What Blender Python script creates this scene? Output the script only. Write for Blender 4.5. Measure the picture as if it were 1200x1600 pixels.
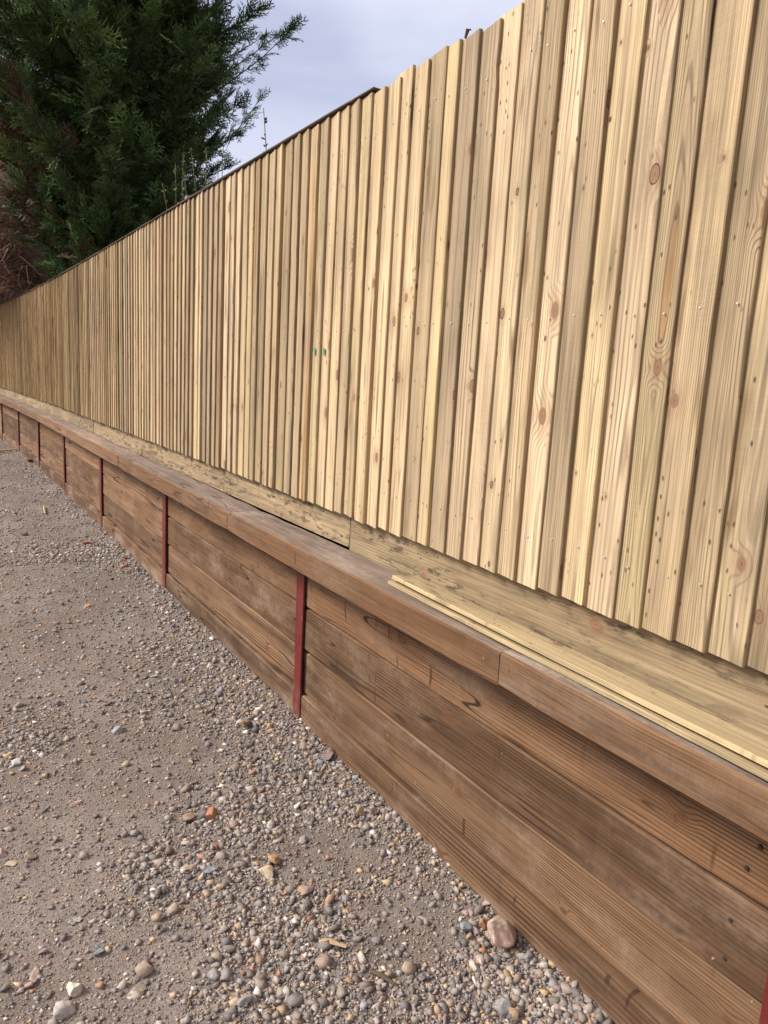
import bpy, bmesh, math, random
import numpy as np
from mathutils import Vector, Matrix, noise as mn
random.seed(7)
rng = np.random.default_rng(7)
sc = bpy.context.scene
COL = sc.collection
for o in list(bpy.data.objects): bpy.data.objects.remove(o, do_unlink=True)

# ------------------------------------------------------------------ camera
YAW, PITCH, ROLL, FPX, CD, CH = 0.56214, -0.17638, 0.05645, 1141.19, 1.36926, 1.52886
cam = bpy.data.cameras.new('camera'); camo = bpy.data.objects.new('camera', cam); COL.objects.link(camo)
Fv = Vector((math.sin(YAW)*math.cos(PITCH), math.cos(YAW)*math.cos(PITCH), math.sin(PITCH)))
R0 = Fv.cross(Vector((0, 0, 1))).normalized(); U0 = R0.cross(Fv)
Rv = math.cos(ROLL)*R0 + math.sin(ROLL)*U0; Uv = -math.sin(ROLL)*R0 + math.cos(ROLL)*U0
camo.matrix_world = Matrix(((Rv.x, Uv.x, -Fv.x, -CD), (Rv.y, Uv.y, -Fv.y, 0), (Rv.z, Uv.z, -Fv.z, CH), (0, 0, 0, 1)))
cam.sensor_fit = 'VERTICAL'; cam.sensor_height = 36; cam.sensor_width = 27; cam.lens = FPX/1600*36
cam.clip_start = 0.02; cam.clip_end = 3000
sc.camera = camo
sc.render.resolution_x, sc.render.resolution_y = 768, 1024

# ------------------------------------------------------------------ node helper
class X:
    """a socket with arithmetic"""
    def __init__(s, t, k): s.t, s.k = t, k
    def m(s, op, *a, clamp=False):
        n = s.t.nodes.new('ShaderNodeMath'); n.operation = op; n.use_clamp = clamp
        for i, v in enumerate((s,)+a):
            if isinstance(v, X): s.t.links.new(v.k, n.inputs[i])
            else: n.inputs[i].default_value = v
        return X(s.t, n.outputs[0])
    def __add__(s, o): return s.m('ADD', o)
    __radd__ = __add__
    def __mul__(s, o): return s.m('MULTIPLY', o)
    __rmul__ = __mul__
    def __sub__(s, o): return s.m('SUBTRACT', o)
    def __rsub__(s, o): return (s*-1.0)+o
    def __truediv__(s, o): return s.m('DIVIDE', o)
    def sqrt(s): return s.m('SQRT')
    def abs(s): return s.m('ABSOLUTE')
    def sin(s): return s.m('SINE')
    def fract(s): return s.m('FRACT')
    def gt(s, o): return s.m('GREATER_THAN', o)
    def clamp(s): return s.m('ADD', 0.0, clamp=True)
    def ss(s, a, b, lo=0.0, hi=1.0):
        n = s.t.nodes.new('ShaderNodeMapRange'); n.interpolation_type = 'SMOOTHSTEP'
        s.t.links.new(s.k, n.inputs[0])
        for i, v in ((1, a), (2, b), (3, lo), (4, hi)):
            if isinstance(v, X): s.t.links.new(v.k, n.inputs[i])
            else: n.inputs[i].default_value = v
        return X(s.t, n.outputs[0])
class T:
    def __init__(s, name):
        s.mat = bpy.data.materials.new(name); s.mat.use_nodes = True; s.t = s.mat.node_tree
        s.t.nodes.clear()
        s.out = s.t.nodes.new('ShaderNodeOutputMaterial'); s.b = s.t.nodes.new('ShaderNodeBsdfPrincipled')
        s.t.links.new(s.b.outputs[0], s.out.inputs[0])
    def node(s, k): return s.t.nodes.new(k)
    def obj(s):
        n = s.node('ShaderNodeTexCoord'); p = s.node('ShaderNodeSeparateXYZ'); s.t.links.new(n.outputs['Object'], p.inputs[0])
        return [X(s.t, o) for o in p.outputs]
    def rnd(s): return X(s.t, s.node('ShaderNodeObjectInfo').outputs['Random'])
    def rand3(s, w):
        n = s.node('ShaderNodeTexWhiteNoise'); n.noise_dimensions = '1D'; s.t.links.new(w.k, n.inputs['W'])
        p = s.node('ShaderNodeSeparateColor'); s.t.links.new(n.outputs['Color'], p.inputs[0])
        return [X(s.t, o) for o in p.outputs]
    def vec(s, x, y, z=0.0):
        n = s.node('ShaderNodeCombineXYZ')
        for i, v in enumerate((x, y, z)):
            if isinstance(v, X): s.t.links.new(v.k, n.inputs[i])
            else: n.inputs[i].default_value = v
        return n.outputs[0]
    def noise(s, v, scale=1.0, det=2.0, rough=0.5):
        n = s.node('ShaderNodeTexNoise'); s.t.links.new(v, n.inputs['Vector'])
        n.inputs['Scale'].default_value = scale; n.inputs['Detail'].default_value = det; n.inputs['Roughness'].default_value = rough
        return X(s.t, n.outputs[0])
    def vor(s, v, scale=1.0, dim='2D'):
        n = s.node('ShaderNodeTexVoronoi'); n.voronoi_dimensions = dim; s.t.links.new(v, n.inputs['Vector'])
        n.inputs['Scale'].default_value = scale
        p = s.node('ShaderNodeSeparateXYZ'); s.t.links.new(n.outputs['Position'], p.inputs[0])
        c = s.node('ShaderNodeSeparateColor'); s.t.links.new(n.outputs['Color'], c.inputs[0])
        return X(s.t, n.outputs['Distance']), [X(s.t, o) for o in p.outputs], [X(s.t, o) for o in c.outputs]
    def mix(s, f, a, b, mode='MIX'):
        n = s.node('ShaderNodeMix'); n.data_type = 'RGBA'; n.blend_type = mode
        for i, v in ((0, f), (6, a), (7, b)):
            if isinstance(v, X): s.t.links.new(v.k, n.inputs[i])
            elif hasattr(v, 'is_output'): s.t.links.new(v, n.inputs[i])
            elif isinstance(v, tuple): n.inputs[i].default_value = (*v, 1)
            else: n.inputs[i].default_value = v
        return n.outputs[2]
    def grey(s, x):
        n = s.node('ShaderNodeCombineColor')
        for i in range(3): s.t.links.new(x.k, n.inputs[i])
        return n.outputs[0]
    def mul(s, col, x): return s.mix(1.0, col, s.grey(x), 'MULTIPLY')
    def done(s, col, rough=0.8, bump=None, dist=0.002, strength=0.6, spec=0.3):
        if isinstance(col, tuple): s.b.inputs['Base Color'].default_value = (*col, 1)
        else: s.t.links.new(col, s.b.inputs['Base Color'])
        if isinstance(rough, X): s.t.links.new(rough.k, s.b.inputs['Roughness'])
        else: s.b.inputs['Roughness'].default_value = rough
        s.b.inputs['Specular IOR Level'].default_value = spec
        if bump is not None:
            n = s.node('ShaderNodeBump'); n.inputs['Strength'].default_value = strength; n.inputs['Distance'].default_value = dist
            s.t.links.new(bump.k, n.inputs['Height']); s.t.links.new(n.outputs[0], s.b.inputs['Normal'])
        return s.mat

# ------------------------------------------------------------------ sky and sun
SUN_EL, SUN_AZ = math.radians(41), math.radians(-64)     # azimuth from +Y towards +X
w = bpy.data.worlds.new('World'); sc.world = w; w.use_nodes = True
wt = w.node_tree; wt.nodes.clear()
wo = wt.nodes.new('ShaderNodeOutputWorld'); bg = wt.nodes.new('ShaderNodeBackground'); wt.links.new(bg.outputs[0], wo.inputs[0])
sky = wt.nodes.new('ShaderNodeTexSky'); sky.sky_type = 'NISHITA'; sky.sun_disc = False
sky.sun_elevation = SUN_EL; sky.sun_rotation = SUN_AZ; sky.dust_density = 2.0
bg.inputs['Strength'].default_value = 0.1
tc = wt.nodes.new('ShaderNodeTexCoord')
mp = wt.nodes.new('ShaderNodeMapping'); mp.inputs['Scale'].default_value = (1.0, 1.0, 2.6); mp.inputs['Location'].default_value = (3.1, .4, .2)
wt.links.new(tc.outputs['Generated'], mp.inputs[0])
nz = wt.nodes.new('ShaderNodeTexNoise'); nz.inputs['Scale'].default_value = 2.1; nz.inputs['Detail'].default_value = 7; nz.inputs['Roughness'].default_value = .45
nz.inputs['Distortion'].default_value = .4
wt.links.new(mp.outputs[0], nz.inputs['Vector'])
rp = wt.nodes.new('ShaderNodeValToRGB'); wt.links.new(nz.outputs[0], rp.inputs[0])
SK = 6.6
rp.color_ramp.elements[0].position = .34; rp.color_ramp.elements[0].color = (.72*SK, .77*SK, 1.02*SK, 1)
rp.color_ramp.elements[1].position = .66; rp.color_ramp.elements[1].color = (1.25*SK, 1.29*SK, 1.48*SK, 1)
mx = wt.nodes.new('ShaderNodeMix'); mx.data_type = 'RGBA'; mx.inputs[0].default_value = .9
wt.links.new(sky.outputs[0], mx.inputs[6]); wt.links.new(rp.outputs[0], mx.inputs[7]); wt.links.new(mx.outputs[2], bg.inputs[0])

sl = bpy.data.lights.new('sun', 'SUN'); sl.energy = 4.0; sl.angle = math.radians(22); sl.color = (1, .955, .89)
so = bpy.data.objects.new('sun', sl); COL.objects.link(so)
sd = Vector((math.sin(SUN_AZ)*math.cos(SUN_EL), math.cos(SUN_AZ)*math.cos(SUN_EL), math.sin(SUN_EL)))
so.rotation_euler = sd.to_track_quat('Z', 'Y').to_euler(); so.location = sd*30
vs = sc.view_settings; vs.view_transform = 'Standard'; vs.look = 'None'; vs.gamma = 1; vs.use_curve_mapping = False
vs.exposure = 0.30
sc.cycles.max_bounces = 3; sc.cycles.diffuse_bounces = 2; sc.cycles.adaptive_threshold = .02; sc.cycles.glossy_bounces = 1; sc.cycles.transparent_max_bounces = 2

# ------------------------------------------------------------------ object helpers
def mesh_np(name, v, f, mat=None, smooth=False, col=None):
    """v (n,3), f (m,3|4) arrays"""
    v = np.asarray(v, dtype=np.float32); f = np.asarray(f, dtype=np.int32)
    me = bpy.data.meshes.new(name); k = f.shape[1]
    me.vertices.add(len(v)); me.vertices.foreach_set('co', v.ravel())
    me.loops.add(f.size); me.loops.foreach_set('vertex_index', f.ravel())
    me.polygons.add(len(f)); me.polygons.foreach_set('loop_start', np.arange(len(f), dtype=np.int32)*k)
    me.polygons.foreach_set('loop_total', np.full(len(f), k, dtype=np.int32))
    if smooth: me.polygons.foreach_set('use_smooth', np.ones(len(f), dtype=bool))
    me.update(calc_edges=True)
    if col is not None:
        a = me.color_attributes.new('tint', 'FLOAT_COLOR', 'POINT')
        c = np.ones((len(v), 4), dtype=np.float32); c[:, :3] = col; a.data.foreach_set('color', c.ravel())
    if mat: me.materials.append(mat)
    return me
def link(name, me, parent=None, loc=(0, 0, 0), rot=(0, 0, 0), scale=(1, 1, 1)):
    o = bpy.data.objects.new(name, me); COL.objects.link(o); o.location = loc; o.rotation_euler = rot; o.scale = scale
    o.parent = parent
    return o
def tag(o, label=None, cat=None, group=None, kind=None):
    for k, v in (('label', label), ('category', cat), ('group', group), ('kind', kind)):
        if v: o[k] = v
    return o
def empty(name, loc=(0, 0, 0), rz=0): 
    o = link(name, None, None, loc, (0, 0, rz)); o.empty_display_size = .1; return o
def bm_mesh(bm, name, mats, smooth=False):
    bmesh.ops.recalc_face_normals(bm, faces=bm.faces)
    me = bpy.data.meshes.new(name); bm.to_mesh(me); bm.free()
    for m in mats: me.materials.append(m)
    if smooth: me.polygons.foreach_set('use_smooth', np.ones(len(me.polygons), dtype=bool))
    return me
def timber(name, L, D, H, mats, bev=.004, segs=8, wob=.0015, seed=0, top_slot=False):
    """a rough sawn beam: length along Y from 0 to L, depth X 0..D, height Z 0..H, arrises eased, faces slightly uneven"""
    bm = bmesh.new(); r = random.Random(seed)
    prof = [(bev, 0), (D-bev, 0), (D, bev), (D, H-bev), (D-bev, H), (bev, H), (0, H-bev), (0, bev)]
    rings = []
    for i in range(segs+1):
        y = L*i/segs; e = bev*.6 if i in (0, segs) else 0
        ring = []
        for j, (x, z) in enumerate(prof):
            nx = mn.noise((y*1.3+seed*7.1, j*.35, 1.7))*wob; nz_ = mn.noise((y*1.1+seed*3.7, j*.35, 9.2))*wob
            chip = r.uniform(0, wob*1.5) if r.random() < .3 else 0
            x2 = x+nx+(chip if x < D/2 else -chip); z2 = z+nz_+(chip if z < H/2 else -chip)
            if e: x2 = D/2+(x2-D/2)*(1-e/D*2); z2 = H/2+(z2-H/2)*(1-e/H*2)
            ring.append(bm.verts.new((x2, y, z2)))
        rings.append(ring)
    n = len(prof)
    for a, b in zip(rings, rings[1:]):
        for j in range(n):
            f = bm.faces.new((a[j], a[(j+1) % n], b[(j+1) % n], b[j]))
            if top_slot and j == 4: f.material_index = 1
    bm.faces.new(rings[0]); bm.faces.new(rings[-1][::-1])
    return bm_mesh(bm, name, mats)
def box_bm(bm, x0, x1, y0, y1, z0, z1):
    vs_ = [bm.verts.new(c) for c in ((x0, y0, z0), (x1, y0, z0), (x1, y1, z0), (x0, y1, z0), (x0, y0, z1), (x1, y0, z1), (x1, y1, z1), (x0, y1, z1))]
    for q in ((0, 3, 2, 1), (4, 5, 6, 7), (0, 1, 5, 4), (1, 2, 6, 5), (2, 3, 7, 6), (3, 0, 4, 7)): bm.faces.new([vs_[i] for i in q])

def curve_x(y): return -.0030*max(0.0, y-9.0)**2          # the far end bends gently towards the yard
def curve_a(y): return math.atan(.006*max(0.0, y-9.0))     # rotation about Z

# ------------------------------------------------------------------ wood materials
def wood(name, ln, wd, dp, cols, ringw=.0065, knot=(.0025, .014), knot_keep=.42, vs_=(7.5, 2.6), ring_amt=.25, heart=None, heart_p=.62,
         knot_core=(.30, .16, .085), knot_edge=(.06, .03, .015), stain=(.16, .10, .055), stain_amt=.5, dust=None, dust_amt=0., sticker=0., smear=0.,
         crack=0., rough=.82, speck=.0, saw=.5, bumpd=.0024, mot=.35, tone=.36, mildew=0., blocks=0.):
    s = T(name); P = s.obj(); r0 = s.rnd()
    l, wv, d = P[ln], P[wd], P[dp]
    a, b, c = s.rand3(r0*913.7); e, g, h = s.rand3(r0*271.3+11.0)
    lo = l + r0*61.7; wo_ = wv + r0*23.1
    n1 = s.noise(s.vec(wv*6.0, lo*1.1, r0*40.0), 1.0, 2.0)
    n2 = s.noise(s.vec(r0*31.0, lo*.8, wv*2.0), 1.0, 1.5)
    # knots
    _, pos, kc = s.vor(s.vec(wo_*vs_[0], lo*vs_[1]), 1.0)
    dy = (wo_*vs_[0]-pos[0])*(1/vs_[0]); dz = (lo*vs_[1]-pos[1])*(1/vs_[1])
    wob = s.noise(s.vec(wo_*70.0, lo*50.0), 1.0, 1.0)
    dk = (dy*dy + dz*dz*.5).sqrt() + (wob-.5)*.003
    kr = (kc[0]*kc[0]*(knot[1]-knot[0]) + knot[0])*kc[1].gt(knot_keep)+.00001
    kmask = dk.ss(kr*1.05, kr*.8)
    kedge = (dk-kr).abs().ss(.0022, .0004)*kc[1].gt(knot_keep)
    halo = dk.ss(kr*3.6, kr*.9)
    # growth rings round a wandering pith
    y0 = (a-.5)*.11 + (n1-.5)*.022
    x0 = b*.05 + .012 + (n2-.5)*.06
    yy = wv - y0
    rad = (yy*yy + x0*x0).sqrt() + halo*.012 + (s.noise(s.vec(wv*14.0, lo*1.6), 1.0, 2.0)-.5)*.016
    ring = (rad*((h*.9+.6)*(6.2832/ringw))).sin()
    late = ring.ss(.15, 1.0)
    fib = s.noise(s.vec(wo_*480.0, lo*9.0, d*480.0), 1.0, 1.0, .6)
    fib2 = s.noise(s.vec(wo_*110.0, lo*2.0, d*110.0), 1.0, 1.5, .6)
    broad = s.noise(s.vec(wo_*18.0, lo*.9), 1.0, 2.0)
    patch = s.noise(s.vec(wo_*5.0, lo*2.4, d*5.0), 1.0, 3.0, .55)
    col = s.mix(b.ss(.0, 1.0), cols[0], cols[1])
    col = s.mix((e.ss(.45, .9))*broad.ss(.3, .7), col, cols[2])
    if heart:
        hm = rad.ss(.030, .018)*g.gt(heart_p)
        col = s.mix(hm*.8, col, heart)
    col = s.mul(col, 1.0 - late*ring_amt*(patch.ss(.3, .7, .1, 1.3)))
    col = s.mul(col, (fib-.5)*.60 + (fib2-.5)*1.05 + (patch-.5)*mot*1.6 + (broad-.5)*mot*1.5 + 1.0)
    col = s.mul(col, c*tone+(1.0-tone*.5))
    st = s.noise(s.vec(wo_*14.0, lo*1.6, 3.0), 1.0, 3.0, .65).ss(.58, .72)
    col = s.mix(st*stain_amt, col, stain)
    if speck:
        spd, _, sc3 = s.vor(s.vec(wo_*75.0, lo*38.0), 1.0)
        sp = spd.ss(.34, .10)*sc3[0].gt(.94)*s.noise(s.vec(wo_*6.0, lo*2.0, 8.0), 1.0, 2.0).ss(.42, .62)
        col = s.mix(sp*speck, col, knot_edge)
    bumpx = fib*.35 + fib2*.6
    if mildew:
        md = s.noise(s.vec(lo*11.0, wo_*38.0, 21.0), 1.0, 4.0, .7).ss(.50, .60)*s.noise(s.vec(lo*1.7, wo_*9.0, 23.0), 1.0, 2.0).ss(.36, .56)
        col = s.mix(md*mildew, col, (.075, .055, .035))
    if sticker:
        q = ((l + a*.5)*(1/.56)).fract()
        q2 = (q-.5).abs()*.56 + (s.noise(s.vec(wv*9.0, lo*4.0), 1.0, 2.0)-.5)*.02
        sk = q2.ss(.026, .020)*s.noise(s.vec(wv*8.0, lo*3.0, 5.0), 1.0, 2.0).ss(.40, .55)
        col = s.mix(sk*sticker, col, (cols[2][0]*1.35, cols[2][1]*1.4, cols[2][2]*1.4))
    if blocks:
        _, bp, bc = s.vor(s.vec(lo*2.6+(s.noise(s.vec(wo_*4.0, lo*.3), 1.0, 1.0)-.5)*.25, r0*90.0), 1.0)
        bd = (bc[0]-.5)*blocks + 1.0
        col = s.mul(col, bd)
        vs2 = s.noise(s.vec(lo*30.0+(s.noise(s.vec(wo_*14.0, lo*3.0), 1.0, 1.0)-.5)*1.6, wo_*1.4, 31.0), 1.0, 1.0).ss(.70, .735)*s.noise(s.vec(lo*9.0, wo_*13.0, 33.0), 1.0, 1.0).ss(.48, .58)
        col = s.mix(vs2*.75, col, (.045, .018, .010))
        wh = s.noise(s.vec(lo*42.0, wo_*26.0, 37.0), 1.0, 2.0, .6).ss(.735, .77)
        col = s.mix(wh*.55, col, (.50, .40, .31))
    if smear:
        sm = s.noise(s.vec(lo*16.0, wo_*2.2, 2.0), 1.0, 3.0, .6).ss(.60, .72)*s.noise(s.vec(lo*2.2, wo_*5.0, 6.0), 1.0, 2.0).ss(.45, .6)
        col = s.mix(sm*smear, col, (cols[0][0]*.34, cols[0][1]*.26, cols[0][2]*.24))
    if dust:
        du = s.noise(s.vec(lo*2.6, wo_*7.0, 4.0), 1.0, 6.0, .62).ss(.44, .72)
        du2 = s.noise(s.vec(lo*40.0, wo_*40.0, 1.0), 1.0, 3.0, .6).ss(.35, .65)
        col = s.mix(du*(du2*.5+.5)*dust_amt*(h*.8+.4), col, dust)
        flk = s.noise(s.vec(lo*30.0, wo_*55.0, 7.0), 1.0, 3.0, .7).ss(.72, .78)*du
        col = s.mix(flk*dust_amt, col, (dust[0]*1.7, dust[1]*1.7, dust[2]*1.7))
    # knots on top
    col = s.mix(halo*.34, col, knot_core)
    kring = (dk*(6.2832/.0022)).sin()
    kcol = s.mix(kring.ss(-.6, .9)*.5, knot_core, (knot_core[0]*.6, knot_core[1]*.5, knot_core[2]*.5))
    slit = (dz.abs()*.35 + (dy+(wob-.5)*.004).abs()).ss(.0022, .0008)*kmask
    kcol = s.mix(slit*.8, kcol, knot_edge)
    col = s.mix(kmask*.85, col, kcol)
    col = s.mix(kedge*kc[2].ss(.2, .9)*.85, col, knot_edge)
    if crack:
        cn = s.noise(s.vec(lo*.55, wo_*9.0, 12.0), 1.0, 1.0)
        cr = (cn-.5).abs().ss(.008, .002)*s.noise(s.vec(lo*1.3, wo_*2.0, 3.0), 1.0, 1.0).ss(.5, .56)
        col = s.mix(cr*crack, col, (cols[0][0]*.16, cols[0][1]*.15, cols[0][2]*.15))
    if saw:
        sw = s.noise(s.vec(lo*330.0, wo_*14.0 + lo*60.0, 3.0), 1.0, 1.0)
        swm = s.noise(s.vec(lo*1.5, wo_*6.0, 15.0), 1.0, 1.0).ss(.45, .65)
        col = s.mul(col, (sw-.5)*swm*saw*.5 + 1.0)
    return s.done(col, rough, bumpx, bumpd, .75, .25)

M = {}
PINE = ((.515, .372, .212), (.485, .355, .218), (.475, .362, .185))
M['pine'] = wood('featheredge_pine', 2, 1, 0, PINE, heart=(.37, .19, .07), ring_amt=.42, tone=.60, mot=.72, stain_amt=.75, knot=(.0028, .018), knot_keep=.34, vs_=(7.8, 2.9), heart_p=.52,
                 knot_core=(.28, .15, .085), knot_edge=(.035, .017, .009), stain=(.17, .095, .045), speck=.8)
M['pine_edge_shaded'] = wood('featheredge_sawn_edge_shaded', 2, 0, 1, ((.37, .25, .125), (.33, .23, .125), (.38, .27, .12)), stain=(.05, .03, .017), stain_amt=1.0, ring_amt=.15, tone=.5, mot=.6, knot_core=(.16, .08, .04))  # sides' shade painted in as a darker base than the faces, plus bark stains
M['gravelboard'] = wood('gravel_board_pine', 1, 2, 0, ((.335, .24, .135), (.315, .23, .135), (.355, .26, .145)), ringw=.012, knot=(.006, .017), vs_=(7.0, 1.6), stain=(.10, .07, .04),
                        stain_amt=.6, speck=.9, mot=.6, ring_amt=.22, mildew=.85)
M['loose'] = wood('loose_board_pine', 1, 0, 2, ((.53, .395, .215), (.51, .38, .205), (.50, .37, .20)), ringw=.008, knot=(.006, .013), speck=.95, stain_amt=.35, mildew=.45)
M['sleeper'] = wood('sleeper_brown', 1, 2, 0, ((.168, .086, .041), (.215, .118, .059), (.235, .134, .071)), ringw=.011, knot=(.006, .015), knot_keep=.3, vs_=(6.5, 2.2), ring_amt=.6,
                    knot_core=(.17, .075, .035), knot_edge=(.035, .016, .008), stain=(.10, .048, .026), stain_amt=.65, dust=(.33, .22, .145), dust_amt=.7, sticker=.05, smear=.8, crack=.9, saw=.7, mot=.75, tone=.80, blocks=.16)
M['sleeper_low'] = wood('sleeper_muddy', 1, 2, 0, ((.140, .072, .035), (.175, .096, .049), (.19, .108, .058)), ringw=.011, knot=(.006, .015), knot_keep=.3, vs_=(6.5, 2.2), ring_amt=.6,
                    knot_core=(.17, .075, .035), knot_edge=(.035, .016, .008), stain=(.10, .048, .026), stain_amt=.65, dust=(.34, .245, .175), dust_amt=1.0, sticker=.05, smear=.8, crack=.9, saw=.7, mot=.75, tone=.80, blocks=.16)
M['cap'] = wood('cap_brown', 1, 2, 0, ((.205, .104, .048), (.25, .135, .068), (.24, .132, .066)), ringw=.009, knot=(.005, .012), vs_=(8.0, 1.6), ring_amt=.4,
                knot_core=(.17, .075, .035), knot_edge=(.035, .016, .008), stain=(.12, .06, .035), stain_amt=.5, dust=(.34, .24, .17), dust_amt=.35, sticker=.05, smear=.35, crack=.5, saw=.7, mot=.5, blocks=.10)
M['captop'] = wood('cap_top_weathered', 1, 0, 2, ((.245, .175, .13), (.27, .195, .15), (.30, .21, .15)), ringw=.010, knot=(.005, .012), vs_=(8.0, 1.6), ring_amt=.3,
                   knot_core=(.17, .095, .06), knot_edge=(.05, .03, .02), stain=(.12, .085, .07), stain_amt=.8, dust=(.42, .33, .26), dust_amt=.75, smear=.5, crack=.7, saw=.4, mot=.7)
M['rail'] = wood('rail_brown', 1, 0, 2, ((.10, .062, .038), (.11, .068, .04), (.105, .062, .038)), stain_amt=.4)

def paint_red():
    s = T('red_oxide_paint'); P = s.obj()
    n = s.noise(s.vec(P[0]*30.0, P[1]*30.0, P[2]*14.0), 1.0, 5.0, .6); n2 = s.noise(s.vec(P[0]*9.0, P[1]*9.0, P[2]*4.0), 1.0, 3.0)
    col = s.mix(n2.ss(.3, .7), (.135, .016, .014), (.175, .028, .022))
    col = s.mix(n.ss(.58, .70)*.75, col, (.28, .13, .09))
    col = s.mix(P[2].ss(.22, -.02)*n.ss(.35, .6)*.6, col, (.26, .18, .13))
    sc_ = s.noise(s.vec(P[0]*160.0, P[1]*160.0, P[2]*6.0), 1.0, 2.0).ss(.70, .76)
    col = s.mix(sc_*.6, col, (.36, .2, .17))
    return s.done(col, .55, n, .001, .5, .4)
M['red'] = paint_red()
def plain(name, c, rough=.6, metal=0., var=.25, sc_=40.):
    s = T(name); P = s.obj(); n = s.noise(s.vec(P[0], P[1], P[2]), sc_, 4.0)
    s.b.inputs['Metallic'].default_value = metal
    return s.done(s.mul(s.mix(0.0, c, c), (n-.5)*2*var+1.0), rough, n, .001, .3)
M['zinc'] = plain('zinc_nail', (.75, .74, .72), .35, .6, .1)
M['darkscrew'] = plain('dark_screw', (.09, .085, .07), .45, .6, .2, 300.)
M['green'] = plain('green_paint', (.05, .30, .16), .6, 0, .3, 200.)
M['greywood'] = plain('grey_weathered_post', (.25, .25, .25), .8, 0, .3, 30.)

# ------------------------------------------------------------------ ground
def vnoise(x, y, s, seed):
    x = np.asarray(x)/s; y = np.asarray(y)/s
    xi = np.floor(x).astype(int); yi = np.floor(y).astype(int); fx = x-xi; fy = y-yi
    fx = fx*fx*(3-2*fx); fy = fy*fy*(3-2*fy)
    def hsh(a, b):
        k = (a*374761393 + b*668265263 + seed*974634777) & 0xffffffff
        k = ((k ^ (k >> 13))*1274126177) & 0xffffffff
        return ((k ^ (k >> 16)) & 0xffff)/65535.0
    return (hsh(xi, yi)*(1-fx)+hsh(xi+1, yi)*fx)*(1-fy) + (hsh(xi, yi+1)*(1-fx)+hsh(xi+1, yi+1)*fx)*fy
def gh(x, y):
    x = np.asarray(x, dtype=float); y = np.asarray(y, dtype=float)
    h = (vnoise(x, y, 1.1, 1)-.5)*.030 + (vnoise(x, y, .33, 2)-.5)*.018 + (vnoise(x, y, .11, 3)-.5)*.009 + (vnoise(x, y, .042, 4)-.5)*.006
    return h + .022*np.exp(-(np.clip(-x, 0, 9)/.16)**2) - .004
BLOBS = [(-1.00, 2.55, .20, -1.), (-1.05, 3.6, .35, -.5), (-.86, 1.74, .10, -.8), (-.30, 1.90, .12, -.7), (-.28, 1.52, .12, -.8), (-.55, 2.75, .22, -.6), (-.62, 4.2, .4, -.6),
         (-.80, 2.02, .17, .8), (-.55, 2.20, .20, .7), (-.20, 2.25, .2, .6), (-.62, 1.55, .22, .9), (-1.1, 3.05, .2, .6), (-.12, 1.25, .15, .5), (-.3, 2.9, .2, .3)]
def gdens(x, y):
    d = vnoise(x, y, .55, 11)*.6 + vnoise(x, y, .21, 12)*.45 + .55*np.exp(-(np.abs(x)/.22)**2) - .10
    for bx, by, r, a in BLOBS: d = d + a*.6*np.exp(-((x-bx)**2+(y-by)**2)/r**2)
    return np.clip((d-.10)*1.5, .38, 1)
def ground_mat():
    s = T('compacted_dirt'); P = s.obj(); x, y = P[0], P[1]
    v = s.vec(x, y, 0.0)
    big = s.noise(v, 1.6, 5.0, .55); med = s.noise(v, 9.0, 6.0, .6); fine = s.noise(v, 120.0, 5.0, .7); vf = s.noise(v, 420.0, 3.0, .7)
    d1, _, c1 = s.vor(v, 150.0); d2, _, c2 = s.vor(v, 330.0)
    col = s.mix(big.ss(.35, .65), (.255, .197, .160), (.330, .264, .220))
    col = s.mix(med.ss(.45, .75)*.6, col, (.185, .138, .108))
    col = s.mul(col, (fine-.5)*1.5+(vf-.5)*1.1+1.0)
    g1 = d1.ss(.40, .22)*c1[0].gt(.5)
    gcol = s.mix(c1[1], (.19, .155, .13), (.42, .33, .25))
    col = s.mix(g1*.8, col, gcol)
    g2 = d2.ss(.42, .25)*c2[0].gt(.45)
    gcol2 = s.mix(c2[1], (.12, .10, .09), (.38, .31, .25))
    col = s.mix(g2*.7, col, gcol2)
    return s.done(col, .95, fine*.7+vf*.4+g1*.9+g2*.45+med*.8, .006, .9, .15)
M['dirt'] = ground_mat()
xs = np.concatenate([np.array([-400, -150, -60, -25, -12, -7, -5]), np.arange(-4, -2, .1), np.arange(-2, .05, .014), np.array([.3, 2, 8, 30, 120, 400])])
ys = np.concatenate([np.array([-400, -120, -40, -15, -6, -3, -1.5, -.6]), np.arange(0, .9, .06), np.arange(.9, 6, .014), np.arange(6, 18, .045), np.arange(18, 26, .4), np.array([30, 40, 60, 120, 250, 800])])
gx, gy = np.meshgrid(xs, ys); gz = gh(gx, gy)
gz = np.where((np.abs(gx) > 6) | (gy > 28) | (gy < -4), -.01, gz)
nx_, ny_ = len(xs), len(ys)
idx = np.arange(nx_*ny_).reshape(ny_, nx_)
fq = np.stack([idx[:-1, :-1], idx[:-1, 1:], idx[1:, 1:], idx[1:, :-1]], -1).reshape(-1, 4)
tag(link('ground', mesh_np('ground', np.stack([gx, gy, gz], -1).reshape(-1, 3), fq, M['dirt'], True)), kind='structure')

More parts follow.
